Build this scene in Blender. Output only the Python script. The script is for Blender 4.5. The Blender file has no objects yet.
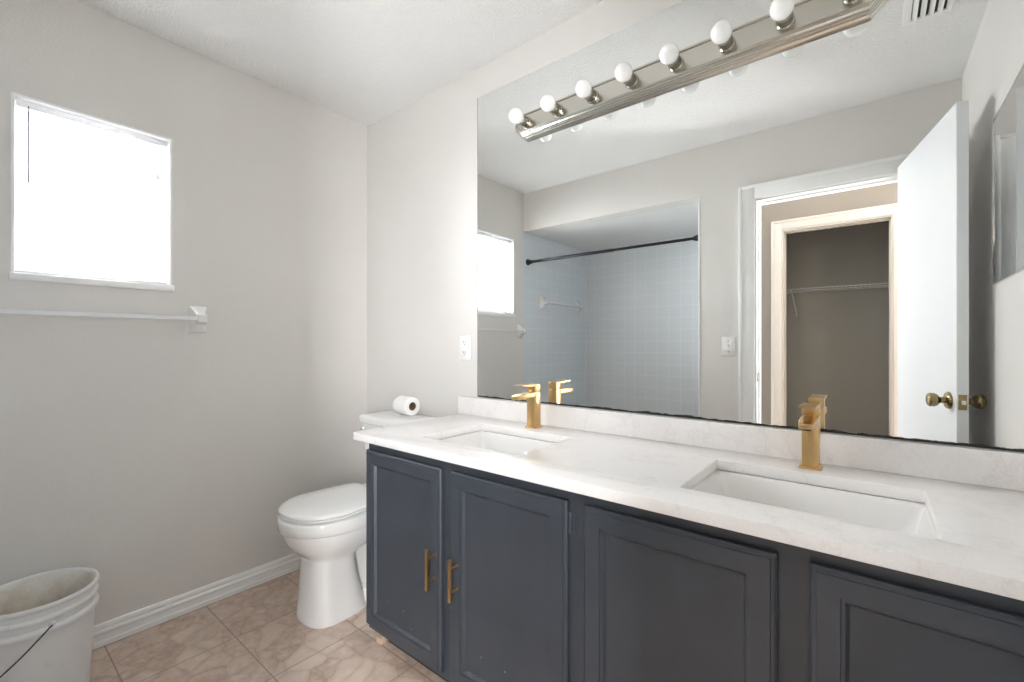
import bpy, bmesh, math, random
from mathutils import Vector, Matrix

random.seed(7)
SC = bpy.context.scene
COL = SC.collection
PI = math.pi

# ------------------------------------------------------------------ camera, world, lights, exposure
cam_d = bpy.data.cameras.new('camera')
cam = bpy.data.objects.new('camera', cam_d)
COL.objects.link(cam)
cam.location = (2.3104, -1.5102, 1.1591)
cam.rotation_euler = (PI / 2, 0, math.radians(38.828))
cam_d.sensor_width = 36.0
cam_d.lens = 445.98 / 1024 * 36.0
cam_d.shift_y = 3.15 / 1024
cam_d.clip_start = 0.01
SC.camera = cam

world = bpy.data.worlds.new('daylight')
SC.world = world
world.use_nodes = True
wb = world.node_tree.nodes['Background']
wb.inputs['Color'].default_value = (0.93, 0.97, 1.0, 1)
wb.inputs['Strength'].default_value = 1.6


def area(name, loc, rot, sx, sy, power, color):
    d = bpy.data.lights.new(name, 'AREA')
    d.shape = 'RECTANGLE'
    d.size, d.size_y, d.energy, d.color = sx, sy, power, color
    o = bpy.data.objects.new(name, d)
    o.location, o.rotation_euler = loc, rot
    COL.objects.link(o)
    return o


# daylight outside the window, daylight reaching the hall from the room at its right end, and an added, unseen fill light under the hall ceiling
area('window_daylight', (-0.45, -1.17, 1.70), (0, math.radians(-90), 0), 1.0, 1.0, 72.0, (0.95, 0.98, 1.0))
area('hall_daylight', (2.93, -2.47, 1.25), (math.radians(90), 0, math.radians(18)), 0.45, 2.2, 31.0, (0.97, 0.985, 1.0))
area('hall_fill', (2.1, -2.07, 2.42), (0, 0, 0), 0.9, 0.55, 0.8, (1.0, 0.97, 0.93))
BULB_GLOW = 0.02

SC.view_settings.view_transform = 'Standard'
SC.view_settings.look = 'None'
SC.view_settings.gamma = 1.0
SC.view_settings.use_curve_mapping = False
SC.view_settings.exposure = 2.28
try:
    SC.cycles.max_bounces = 16
    SC.cycles.diffuse_bounces = 8
    SC.cycles.glossy_bounces = 8
    SC.cycles.transmission_bounces = 12
    SC.cycles.transparent_max_bounces = 16
    SC.cycles.sample_clamp_indirect = 6.0
    SC.cycles.use_denoising = True
except Exception:
    pass


# ------------------------------------------------------------------ materials
def srgb(r, g, b):
    f = lambda c: (c / 255 / 12.92) if c / 255 <= 0.04045 else ((c / 255 + 0.055) / 1.055) ** 2.4
    return (f(r), f(g), f(b), 1)


def nd(nt, t, **kw):
    n = nt.nodes.new(t)
    for k, v in kw.items():
        setattr(n, k, v)
    return n


def lk(nt, a, b):
    nt.links.new(a, b)


def new_mat(name, color, rough=0.5, metal=0.0, coat=0.0):
    m = bpy.data.materials.new(name)
    m.use_nodes = True
    b = m.node_tree.nodes['Principled BSDF']
    b.inputs['Base Color'].default_value = color
    b.inputs['Roughness'].default_value = rough
    b.inputs['Metallic'].default_value = metal
    if coat:
        b.inputs['Coat Weight'].default_value = coat
        b.inputs['Coat Roughness'].default_value = 0.08
    return m, m.node_tree, b


def coords(nt, scale=(1, 1, 1)):
    tc = nd(nt, 'ShaderNodeTexCoord')
    mp = nd(nt, 'ShaderNodeMapping')
    mp.inputs['Scale'].default_value = scale
    lk(nt, tc.outputs['Object'], mp.inputs['Vector'])
    return mp.outputs['Vector']


def noise(nt, vec, scale, detail=3, rough=0.55):
    n = nd(nt, 'ShaderNodeTexNoise')
    n.inputs['Scale'].default_value = scale
    n.inputs['Detail'].default_value = detail
    n.inputs['Roughness'].default_value = rough
    lk(nt, vec, n.inputs['Vector'])
    return n


def ramp(nt, fac, stops):
    r = nd(nt, 'ShaderNodeValToRGB')
    els = r.color_ramp.elements
    while len(els) < len(stops):
        els.new(0.5)
    for e, (p, c) in zip(els, stops):
        e.position = p
        e.color = c
    lk(nt, fac, r.inputs['Fac'])
    return r.outputs['Color']


def mixc(nt, fac, a, b):
    m = nd(nt, 'ShaderNodeMix', data_type='RGBA')
    for sock, v in ((m.inputs[0], fac), (m.inputs[6], a), (m.inputs[7], b)):
        if hasattr(v, 'links') or hasattr(v, 'is_linked'):
            lk(nt, v, sock)
        else:
            sock.default_value = v
    return m.outputs[2]


def math_n(nt, op, a, b=None):
    m = nd(nt, 'ShaderNodeMath', operation=op)
    for i, v in enumerate((a, b)):
        if v is None:
            continue
        if hasattr(v, 'is_linked'):
            lk(nt, v, m.inputs[i])
        else:
            m.inputs[i].default_value = v
    return m.outputs[0]


def bump(nt, bsdf, height, strength, dist=0.002):
    bp = nd(nt, 'ShaderNodeBump')
    bp.inputs['Strength'].default_value = strength
    bp.inputs['Distance'].default_value = dist
    lk(nt, height, bp.inputs['Height'])
    lk(nt, bp.outputs['Normal'], bsdf.inputs['Normal'])


def paint(name, color, rough=0.6, scale=110, strength=0.25, vary=0.03, dist=0.002):
    m, nt, b = new_mat(name, color, rough)
    v = coords(nt)
    n = noise(nt, v, scale, 3)
    bump(nt, b, n.outputs['Fac'], strength, dist)
    big = noise(nt, v, 2.2, 4)
    dark = tuple(c * (1 - vary * 2) for c in color[:3]) + (1,)
    lite = tuple(min(1, c * (1 + vary)) for c in color[:3]) + (1,)
    lk(nt, ramp(nt, big.outputs['Fac'], [(0.3, dark), (0.7, lite)]), b.inputs['Base Color'])
    return m


M = {}
M['wall'] = paint('greige_wall_paint', srgb(221, 218, 214), 0.55, 95, 0.35, 0.012)
M['taupe'] = paint('taupe_hall_paint', srgb(130, 120, 109), 0.6, 95, 0.3, 0.01)
M['closet'] = paint('closet_paint', srgb(138, 132, 123), 0.6, 95, 0.3, 0.01)
M['trim'] = paint('white_trim_gloss', srgb(244, 244, 243), 0.3, 40, 0.05, 0.01)
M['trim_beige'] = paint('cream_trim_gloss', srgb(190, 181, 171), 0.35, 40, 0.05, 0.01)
M['door'] = paint('white_door_paint', srgb(236, 238, 240), 0.32, 45, 0.06, 0.01)
M['soffit'] = paint('white_soffit_paint', srgb(226, 226, 225), 0.55, 95, 0.25, 0.01)


def popcorn():
    m, nt, b = new_mat('popcorn_ceiling', srgb(245, 245, 244), 0.9)
    v = coords(nt)
    vo = nd(nt, 'ShaderNodeTexVoronoi')
    vo.inputs['Scale'].default_value = 105
    lk(nt, v, vo.inputs['Vector'])
    n = noise(nt, v, 95, 4, 0.7)
    h = math_n(nt, 'SUBTRACT', n.outputs['Fac'], math_n(nt, 'MULTIPLY', vo.outputs['Distance'], 0.45))
    bump(nt, b, h, 0.8, 0.009)
    return m


M['ceiling'] = popcorn()


def floor_tiles():
    m, nt, b = new_mat('tan_stone_pattern_tile', srgb(170, 145, 126), 0.38)
    v = coords(nt)
    sub = nd(nt, 'ShaderNodeVectorMath', operation='SUBTRACT')
    sub.inputs[1].default_value = (0.02, -0.822, 0)
    lk(nt, v, sub.inputs[0])
    br = nd(nt, 'ShaderNodeTexBrick', offset=0.0, squash=1.0)
    br.inputs['Scale'].default_value = 1.0
    br.inputs['Brick Width'].default_value = 0.335
    br.inputs['Row Height'].default_value = 0.335
    br.inputs['Mortar Size'].default_value = 0.0028
    br.inputs['Mortar Smooth'].default_value = 0.4
    br.inputs['Color1'].default_value = (0, 0, 0, 1)
    br.inputs['Color2'].default_value = (1, 1, 1, 1)
    lk(nt, sub.outputs[0], br.inputs['Vector'])
    # cobble shapes printed on each tile
    wob = noise(nt, v, 9, 3)
    add = nd(nt, 'ShaderNodeVectorMath', operation='MULTIPLY_ADD')
    add.inputs[1].default_value = (0.06, 0.06, 0.0)
    lk(nt, wob.outputs['Color'], add.inputs[0])
    lk(nt, v, add.inputs[2])
    vo = nd(nt, 'ShaderNodeTexVoronoi', feature='DISTANCE_TO_EDGE')
    vo.inputs['Scale'].default_value = 9.5
    vo.inputs['Randomness'].default_value = 0.85
    lk(nt, add.outputs[0], vo.inputs['Vector'])
    vc = nd(nt, 'ShaderNodeTexVoronoi')
    vc.inputs['Scale'].default_value = 9.5
    vc.inputs['Randomness'].default_value = 0.85
    lk(nt, add.outputs[0], vc.inputs['Vector'])
    n = noise(nt, v, 26, 6, 0.65)
    stone = ramp(nt, n.outputs['Fac'], [(0.28, srgb(172, 147, 130)), (0.5, srgb(197, 174, 158)), (0.72, srgb(220, 203, 189))])
    tint = nd(nt, 'ShaderNodeSeparateColor')
    lk(nt, vc.outputs['Color'], tint.inputs[0])
    stone = mixc(nt, math_n(nt, 'MULTIPLY', tint.outputs[0], 0.75), stone, srgb(222, 205, 190))
    vein = ramp(nt, vo.outputs['Distance'], [(0.0, (1, 1, 1, 1)), (0.03, (0.45, 0.45, 0.45, 1)), (0.13, (0, 0, 0, 1))])
    vn = noise(nt, v, 7, 2)
    vf = math_n(nt, 'MULTIPLY', vein, ramp(nt, vn.outputs['Fac'], [(0.35, (0.2, 0.2, 0.2, 1)), (0.62, (0.5, 0.5, 0.5, 1))]))
    col = mixc(nt, vf, stone, srgb(150, 120, 102))
    col = mixc(nt, math_n(nt, 'MULTIPLY', br.outputs['Fac'], 0.85), col, srgb(150, 129, 114))
    lk(nt, col, b.inputs['Base Color'])
    h = math_n(nt, 'SUBTRACT', math_n(nt, 'MULTIPLY', n.outputs['Fac'], 0.25), br.outputs['Fac'])
    h = math_n(nt, 'SUBTRACT', h, math_n(nt, 'MULTIPLY', vf, 0.25))
    bump(nt, b, h, 0.4, 0.002)
    return m


M['floor'] = floor_tiles()


def wall_tiles(name, axis, color):
    m, nt, b = new_mat(name, color, 0.3)
    tc = nd(nt, 'ShaderNodeTexCoord')
    sp = nd(nt, 'ShaderNodeSeparateXYZ')
    cb = nd(nt, 'ShaderNodeCombineXYZ')
    lk(nt, tc.outputs['Object'], sp.inputs[0])
    lk(nt, sp.outputs[axis], cb.inputs[0])
    lk(nt, sp.outputs[2], cb.inputs[1])
    br = nd(nt, 'ShaderNodeTexBrick', offset=0.0, squash=1.0)
    br.inputs['Scale'].default_value = 1.0
    br.inputs['Brick Width'].default_value = 0.108
    br.inputs['Row Height'].default_value = 0.108
    br.inputs['Mortar Size'].default_value = 0.0022
    br.inputs['Mortar Smooth'].default_value = 0.3
    lk(nt, cb.outputs[0], br.inputs['Vector'])
    lite = tuple(min(0.92, c * 1.2) for c in color[:3]) + (1,)
    lk(nt, mixc(nt, math_n(nt, 'MULTIPLY', br.outputs['Fac'], 0.85), color, lite), b.inputs['Base Color'])
    n = noise(nt, tc.outputs['Object'], 9, 2)
    h = math_n(nt, 'SUBTRACT', math_n(nt, 'MULTIPLY', n.outputs['Fac'], 0.25), br.outputs['Fac'])
    bump(nt, b, h, 0.3, 0.0015)
    return m


M['tile_x'] = wall_tiles('blue_grey_glazed_tile_back', 0, srgb(220, 223, 225))
M['tile_y'] = wall_tiles('blue_grey_glazed_tile_side', 1, srgb(214, 220, 224))


def quartz():
    m, nt, b = new_mat('white_quartz', srgb(240, 238, 236), 0.24)
    v = coords(nt)
    w = noise(nt, v, 3.2, 6, 0.65)
    d = math_n(nt, 'ABSOLUTE', math_n(nt, 'SUBTRACT', w.outputs['Fac'], 0.5))
    vein = ramp(nt, d, [(0.0, (0.4, 0.4, 0.4, 1)), (0.012, (0.08, 0.08, 0.08, 1)), (0.04, (0, 0, 0, 1))])
    sp = noise(nt, v, 260, 2)
    base = ramp(nt, sp.outputs['Fac'], [(0.35, srgb(238, 235, 233)), (0.65, srgb(243, 241, 240))])
    lk(nt, mixc(nt, vein, base, srgb(222, 216, 213)), b.inputs['Base Color'])
    return m


M['quartz'] = quartz()


def cabinet_paint():
    m, nt, b = new_mat('slate_blue_cabinet_paint', srgb(76, 83, 94), 0.36)
    v = coords(nt, (160, 160, 9))
    n = noise(nt, v, 1.0, 3)
    bump(nt, b, n.outputs['Fac'], 0.16, 0.002)
    v2 = coords(nt)
    n2 = noise(nt, v2, 6, 4)
    col = ramp(nt, n2.outputs['Fac'], [(0.3, srgb(55, 60, 68)), (0.7, srgb(62, 67, 75))])
    chip = noise(nt, v2, 46, 1)
    cf = ramp(nt, chip.outputs['Fac'], [(0.82, (0, 0, 0, 1)), (0.83, (0.7, 0.7, 0.7, 1))])
    lk(nt, mixc(nt, cf, col, srgb(150, 156, 162)), b.inputs['Base Color'])
    return m


M['cab'] = cabinet_paint()
M['toe'] = new_mat('dark_toe_kick', srgb(30, 31, 34), 0.6)[0]
M['raw_wood'] = paint('raw_wood', srgb(196, 172, 146), 0.7, 60, 0.2, 0.06)
M['porcelain'] = new_mat('white_porcelain', srgb(236, 235, 233), 0.1, 0, 0.4)[0]
M['seat'] = new_mat('white_seat_plastic', srgb(238, 238, 236), 0.2)[0]
M['plastic'] = new_mat('white_plastic_plate', srgb(240, 240, 238), 0.3)[0]
M['chrome'] = new_mat('chrome', (0.8, 0.8, 0.8, 1), 0.08, 1.0)[0]
M['black'] = new_mat('black_metal', srgb(28, 28, 31), 0.35, 0.3)[0]
M['dark'] = new_mat('dark_slot', srgb(24, 24, 24), 0.7)[0]
M['brass'] = new_mat('aged_brass', srgb(150, 132, 96), 0.22, 1.0)[0]
M['slot_dark'] = new_mat('vent_shadow_duct', srgb(52, 54, 54), 0.8)[0]


M['gold'] = new_mat('brushed_gold', srgb(214, 180, 128), 0.3, 1.0)[0]
M['nickel'] = new_mat('brushed_nickel', srgb(206, 203, 194), 0.25, 1.0)[0]
M['socket'] = new_mat('socket_nickel', srgb(170, 166, 154), 0.25, 1.0)[0]


def bulb_mat():
    m, nt, b = new_mat('opal_bulb_glass', srgb(245, 245, 243), 0.25)
    b.inputs['Emission Color'].default_value = (0.97, 0.99, 1.0, 1)
    b.inputs['Emission Strength'].default_value = BULB_GLOW
    return m


M['bulb'] = bulb_mat()


def mirror_mat():
    m, nt, b = new_mat('silvered_mirror', (0.90, 0.915, 0.905, 1), 0.0, 1.0)
    tc = nd(nt, 'ShaderNodeTexCoord')
    sp = nd(nt, 'ShaderNodeSeparateXYZ')
    lk(nt, tc.outputs['Object'], sp.inputs[0])
    n = noise(nt, tc.outputs['Object'], 14, 5, 0.7)
    n2 = noise(nt, tc.outputs['Object'], 2.0, 1)
    # worn black edge creeping up from the bottom: object z is metres above the mirror's lower edge
    lim = math_n(nt, 'MULTIPLY', math_n(nt, 'SUBTRACT', n.outputs['Fac'], 0.2), 0.026)
    lim = math_n(nt, 'ADD', math_n(nt, 'MULTIPLY', lim, math_n(nt, 'ADD', n2.outputs['Fac'], 0.2)), 0.0012)
    f1 = math_n(nt, 'LESS_THAN', sp.outputs[2], lim)
    f2 = math_n(nt, 'LESS_THAN', sp.outputs[0], 0.0022)
    f = math_n(nt, 'MAXIMUM', f1, f2)
    lk(nt, mixc(nt, f, (0.90, 0.915, 0.905, 1), (0.02, 0.02, 0.02, 1)), b.inputs['Base Color'])
    lk(nt, math_n(nt, 'SUBTRACT', 1.0, f), b.inputs['Metallic'])
    lk(nt, math_n(nt, 'MULTIPLY', f, 0.4), b.inputs['Roughness'])
    return m


M['mirror'] = mirror_mat()
M['mirror_plain'] = new_mat('cabinet_mirror_glass', (0.9, 0.91, 0.905, 1), 0.0, 1.0)[0]


def pane_glass():
    m = bpy.data.materials.new('window_glass')
    m.use_nodes = True
    nt = m.node_tree
    nt.nodes.clear()
    out = nd(nt, 'ShaderNodeOutputMaterial')
    t = nd(nt, 'ShaderNodeBsdfTransparent')
    g = nd(nt, 'ShaderNodeBsdfGlossy')
    g.inputs['Roughness'].default_value = 0.02
    mx = nd(nt, 'ShaderNodeMixShader')
    mx.inputs[0].default_value = 0.06
    lk(nt, t.outputs[0], mx.inputs[1])
    lk(nt, g.outputs[0], mx.inputs[2])
    lk(nt, mx.outputs[0], out.inputs[0])
    return m


M['glass'] = pane_glass()


def slat_mat():
    m, nt, b = new_mat('white_blind_vinyl', srgb(225, 225, 226), 0.4)
    b.inputs['Transmission Weight'].default_value = 0.0
    tr = nd(nt, 'ShaderNodeBsdfTranslucent')
    tr.inputs['Color'].default_value = (0.9, 0.9, 0.9, 1)
    mx = nd(nt, 'ShaderNodeMixShader')
    mx.inputs[0].default_value = 0.15
    out = nt.nodes['Material Output']
    lk(nt, b.outputs[0], mx.inputs[1])
    lk(nt, tr.outputs[0], mx.inputs[2])
    lk(nt, mx.outputs[0], out.inputs[0])
    return m


M['slat'] = slat_mat()
M['acrylic'] = new_mat('frosted_acrylic_rod', srgb(232, 233, 234), 0.15)[0]
M['acrylic'].node_tree.nodes['Principled BSDF'].inputs['Transmission Weight'].default_value = 0.0
M['wand'] = new_mat('smoky_tilt_wand', srgb(105, 106, 114), 0.25)[0]


def bucket_mat():
    m, nt, b = new_mat('scuffed_white_bucket_plastic', srgb(226, 227, 226), 0.42)
    v = coords(nt)
    n = noise(nt, v, 14, 5, 0.7)
    f = ramp(nt, n.outputs['Fac'], [(0.56, (0, 0, 0, 1)), (0.72, (0.65, 0.65, 0.65, 1))])
    n2 = noise(nt, coords(nt, (30, 30, 8)), 1.0, 4, 0.8)
    f2 = ramp(nt, n2.outputs['Fac'], [(0.66, (0, 0, 0, 1)), (0.72, (0.6, 0.6, 0.6, 1))])
    c = mixc(nt, f, srgb(228, 229, 229), srgb(196, 196, 193))
    lk(nt, mixc(nt, f2, c, srgb(160, 158, 152)), b.inputs['Base Color'])
    return m


def bucket_in_mat():
    m, nt, b = new_mat('dirty_bucket_lining', srgb(190, 184, 172), 0.6)
    v = coords(nt)
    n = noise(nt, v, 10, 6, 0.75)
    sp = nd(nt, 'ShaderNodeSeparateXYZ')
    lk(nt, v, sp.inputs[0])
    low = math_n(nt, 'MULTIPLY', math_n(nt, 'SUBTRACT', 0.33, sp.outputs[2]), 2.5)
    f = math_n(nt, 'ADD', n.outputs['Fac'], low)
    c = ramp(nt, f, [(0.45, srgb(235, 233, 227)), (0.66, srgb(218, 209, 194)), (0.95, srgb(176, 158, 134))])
    lk(nt, c, b.inputs['Base Color'])
    return m


M['bucket'] = bucket_mat()
M['bucket_in'] = bucket_in_mat()
M['wire_coat'] = new_mat('grey_white_wire_coating', srgb(186, 184, 180), 0.45)[0]
M['wire'] = new_mat('dark_bail_wire', srgb(70, 70, 74), 0.4, 0.6)[0]
M['paper'] = paint('soft_white_tissue', srgb(244, 243, 241), 0.95, 300, 0.3, 0.01)
M['card'] = new_mat('brown_cardboard_core', srgb(120, 100, 82), 0.9)[0]
M['caulk'] = new_mat('white_caulk', srgb(240, 240, 240), 0.4)[0]


# ------------------------------------------------------------------ mesh helpers
def box(bm, x0, x1, y0, y1, z0, z1, bev=0.0, seg=2, mat=None):
    mtx = Matrix.Translation(((x0 + x1) / 2, (y0 + y1) / 2, (z0 + z1) / 2)) @ Matrix.Diagonal((abs(x1 - x0), abs(y1 - y0), abs(z1 - z0), 1))
    if mat is not None:
        mtx = mat @ mtx
    r = bmesh.ops.create_cube(bm, size=1.0, matrix=mtx)
    if bev > 0:
        es = list({e for v in r['verts'] for e in v.link_edges})
        bmesh.ops.bevel(bm, geom=es, offset=bev, segments=seg, affect='EDGES', profile=0.5)


def lathe(bm, prof, seg=48, mtx=None, cap0=False, cap1=False):
    """prof: (radius, height) list, spun about z."""
    mtx = mtx or Matrix()
    rings = []
    for r, z in prof:
        if r < 1e-6:
            rings.append([bm.verts.new(mtx @ Vector((0, 0, z)))])
        else:
            rings.append([bm.verts.new(mtx @ Vector((r * math.cos(2 * PI * i / seg), r * math.sin(2 * PI * i / seg), z))) for i in range(seg)])
    for a, b in zip(rings, rings[1:]):
        for i in range(seg):
            j = (i + 1) % seg
            if len(a) == 1 and len(b) > 1:
                bm.faces.new((a[0], b[j], b[i]))
            elif len(b) == 1 and len(a) > 1:
                bm.faces.new((a[i], a[j], b[0]))
            elif len(a) > 1:
                bm.faces.new((a[i], a[j], b[j], b[i]))
    if cap0 and len(rings[0]) > 1:
        bm.faces.new(rings[0][::-1])
    if cap1 and len(rings[-1]) > 1:
        bm.faces.new(rings[-1])


def loft(bm, rings, cap0=True, cap1=True):
    vs = [[bm.verts.new(p) for p in r] for r in rings]
    n = len(vs[0])
    for a, b in zip(vs, vs[1:]):
        for i in range(n):
            j = (i + 1) % n
            bm.faces.new((a[i], a[j], b[j], b[i]))
    if cap0:
        bm.faces.new(vs[0][::-1])
    if cap1:
        bm.faces.new(vs[-1])


def tube(bm, pts, r, seg=10):
    pts = [Vector(p) for p in pts]
    rings = []
    up = None
    for i, p in enumerate(pts):
        t = (pts[min(i + 1, len(pts) - 1)] - pts[max(i - 1, 0)]).normalized()
        if up is None:
            up = Vector((0, 0, 1)) if abs(t.z) < 0.9 else Vector((1, 0, 0))
        a = t.cross(up).normalized()
        up = a.cross(t).normalized()
        rings.append([p + (a * math.cos(2 * PI * k / seg) + up * math.sin(2 * PI * k / seg)) * r for k in range(seg)])
    loft(bm, rings)


def grid_slab(bm, us, vs, w0, w1, hole, to3d):
    """Slab over the grid us x vs with some cells left out; to3d(u, v, w) gives the point."""
    cache = {}

    def V(i, j, k):
        if (i, j, k) not in cache:
            cache[(i, j, k)] = bm.verts.new(to3d(us[i], vs[j], (w0, w1)[k]))
        return cache[(i, j, k)]
    nu, nv = len(us) - 1, len(vs) - 1
    solid = lambda i, j: 0 <= i < nu and 0 <= j < nv and not hole(i, j)
    for i in range(nu):
        for j in range(nv):
            if not solid(i, j):
                continue
            for k in (0, 1):
                bm.faces.new((V(i, j, k), V(i + 1, j, k), V(i + 1, j + 1, k), V(i, j + 1, k)))
            for di, dj, a, b in ((-1, 0, (0, 0), (0, 1)), (1, 0, (1, 0), (1, 1)), (0, -1, (0, 0), (1, 0)), (0, 1, (0, 1), (1, 1))):
                if not solid(i + di, j + dj):
                    p, q = (i + a[0], j + a[1]), (i + b[0], j + b[1])
                    bm.faces.new((V(*p, 0), V(*q, 0), V(*q, 1), V(*p, 1)))
    bmesh.ops.recalc_face_normals(bm, faces=bm.faces)


def bevel_sharp(bm, off, seg=2, angle=0.5):
    bmesh.ops.dissolve_limit(bm, angle_limit=0.02, verts=bm.verts, edges=bm.edges)
    es = [e for e in bm.edges if len(e.link_faces) == 2 and e.calc_face_angle(0) > angle]
    bmesh.ops.bevel(bm, geom=es, offset=off, segments=seg, affect='EDGES', profile=0.5)


def rring(cx, cy, hx, hy, r, z, seg=5):
    """rounded rectangle ring"""
    pts = []
    r = min(r, hx, hy)
    for qx, qy, a0 in ((1, 1, 0), (-1, 1, PI / 2), (-1, -1, PI), (1, -1, 3 * PI / 2)):
        for k in range(seg + 1):
            a = a0 + PI / 2 * k / seg
            pts.append(Vector((cx + qx * (hx - r) + r * math.cos(a), cy + qy * (hy - r) + r * math.sin(a), z)))
    return pts


def obj(name, bm, mat, parent=None, loc=None, smooth=40, recalc=True):
    if recalc:
        bmesh.ops.recalc_face_normals(bm, faces=bm.faces)
    me = bpy.data.meshes.new(name)
    bm.to_mesh(me)
    bm.free()
    for p in me.polygons:
        p.use_smooth = True
    me.set_sharp_from_angle(angle=math.radians(smooth))
    o = bpy.data.objects.new(name, me)
    me.materials.append(M[mat])
    COL.objects.link(o)
    if parent is not None:
        o.parent = parent
    if loc is not None:
        o.location = loc
    return o


def tag(o, label, cat, group=None, kind=None):
    o['label'] = label
    o['category'] = cat
    if group:
        o['group'] = group
    if kind:
        o['kind'] = kind
    return o


def thing(name, label, cat, loc=(0, 0, 0), rz=0.0, group=None, kind=None):
    o = bpy.data.objects.new(name, None)
    o.empty_display_size = 0.05
    COL.objects.link(o)
    o.location = loc
    o.rotation_euler = (0, 0, rz)
    return tag(o, label, cat, group, kind)


def dup(root, loc, label):
    r = root.copy()
    COL.objects.link(r)
    r.location = loc
    r['label'] = label
    for ch in list(root.children):
        c = ch.copy()
        COL.objects.link(c)
        c.parent = r
        for g in list(ch.children):
            d = g.copy()
            COL.objects.link(d)
            d.parent = c
    return r


B = bmesh.new

# ------------------------------------------------------------------ dimensions
XR = 2.652            # right wall
YB = -1.5246          # back wall (with door and tub alcove)
H = 2.44              # ceiling
WY0, WY1, WZ0, WZ1 = -1.396, -0.940, 1.388, 2.030      # window opening
AX, AY, AZ = 1.44, -2.589, 2.12                          # alcove width, back, soffit
DX0, DX1, DZ = 1.762, 2.452, 2.036                       # bathroom doorway
HY = -2.50                                               # hall's far wall
CX0, CX1, CZ = 1.772, 2.430, 2.043                       # closet opening

# ------------------------------------------------------------------ the setting
bm = B()
box(bm, -0.12, 3.4, -3.4, 0.12, -0.1, 0.0)
tag(obj('floor', bm, 'floor'), 'tan stone-patterned square ceramic tile floor', 'floor', kind='structure')

bm = B()
box(bm, -0.12, XR + 0.12, YB - 0.12, 0.12, H, H + 0.08)
tag(obj('ceiling', bm, 'ceiling'), 'white popcorn-textured ceiling of the bathroom', 'ceiling', kind='structure')

bm = B()
grid_slab(bm, [YB, WY0, WY1, 0.12], [0, WZ0, WZ1, H], -0.12, 0.0, lambda i, j: i == 1 and j == 1,
          lambda u, v, w: Vector((w, u, v)))
tag(obj('wall_left', bm, 'wall'), 'greige painted wall holding the window and towel bar', 'wall', kind='structure')

bm = B()
box(bm, 0.0, XR, 0.0, 0.12, 0, H)
tag(obj('wall_front', bm, 'wall'), 'greige painted wall behind the mirror and toilet', 'wall', kind='structure')

bm = B()
box(bm, XR, XR + 0.12, -2.0, 0.12, 0, H)
tag(obj('wall_right', bm, 'wall'), 'greige wall carrying the mirrored cabinet behind the open door', 'wall', kind='structure')

bm = B()
grid_slab(bm, [0.0, AX, DX0, DX1, XR], [0, DZ, AZ, H], YB - 0.12, YB,
          lambda i, j: (i == 0 and j < 2) or (i == 2 and j == 0), lambda u, v, w: Vector((u, w, v)))
tag(obj('wall_back', bm, 'wall'), 'greige wall with the tub alcove opening and the doorway', 'wall', kind='structure')

bm = B()
box(bm, -0.12, 0.0, AY - 0.1, YB, 0, AZ + 0.1)
tag(obj('wall_shower_left', bm, 'tile_y'), 'blue-grey tiled end wall of the shower alcove', 'wall', kind='structure')
bm = B()
box(bm, 0.0, AX + 0.1, AY - 0.1, AY, 0, AZ + 0.1)
tag(obj('wall_shower_back', bm, 'tile_x'), 'blue-grey tiled long wall of the shower alcove', 'wall', kind='structure')
bm = B()
box(bm, AX, AX + 0.1, AY, YB - 0.12, 0, H)
tag(obj('wall_shower_right', bm, 'tile_y'), 'tiled end wall between the alcove and the hall', 'wall', kind='structure')
bm = B()
box(bm, 0.0, AX, AY, YB - 0.12, AZ, AZ + 0.1)
tag(obj('ceiling_shower', bm, 'soffit'), 'smooth white soffit over the shower alcove', 'ceiling', kind='structure')

# hall and closet beyond the door
bm = B()
grid_slab(bm, [AX + 0.1, CX0, CX1, 3.3], [0, CZ, H], HY - 0.11, HY, lambda i, j: i == 1 and j == 0,
          lambda u, v, w: Vector((u, w, v)))
tag(obj('wall_hall', bm, 'taupe'), 'taupe hall wall with the closet opening', 'wall', kind='structure')
bm = B()
box(bm, 3.2, 3.3, HY, YB - 0.12, 0, H)
box(bm, XR + 0.12, 3.3, YB - 0.12, YB, 0, H)
tag(obj('wall_hall_end', bm, 'taupe'), 'taupe end wall of the hall beyond the doorway', 'wall', kind='structure')
bm = B()
box(bm, AX + 0.1, 3.3, -3.4, YB - 0.12, H, H + 0.08)
tag(obj('ceiling_hall', bm, 'ceiling'), 'white ceiling of the hall beyond the doorway', 'ceiling', kind='structure')
bm = B()
box(bm, AX + 0.1, 2.9, -3.3, -3.2, 0, H)
box(bm, AX, AX + 0.1, -3.3, HY - 0.1, 0, H)
box(bm, 2.8, 2.9, -3.2, HY - 0.11, 0, H)
tag(obj('wall_closet', bm, 'closet'), 'grey-taupe walls inside the hall closet', 'wall', kind='structure')


# baseboards: a stepped profile swept along a wall
def baseboard(name, p0, p1, n, label):
    prof = [(0, 0), (0.015, 0), (0.015, 0.018), (0.012, 0.022), (0.012, 0.045), (0.0145, 0.049), (0.0135, 0.056),
            (0.009, 0.062), (0.0105, 0.068), (0.009, 0.078), (0.006, 0.083), (0, 0.084)]
    bm = B()
    p0, p1, n = Vector(p0), Vector(p1), Vector(n)
    loft(bm, [[p + n * a + Vector((0, 0, b)) for a, b in prof] for p in (p0, p1)])
    return tag(obj(name, bm, 'trim', smooth=25), label, 'baseboard', kind='structure')


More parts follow.
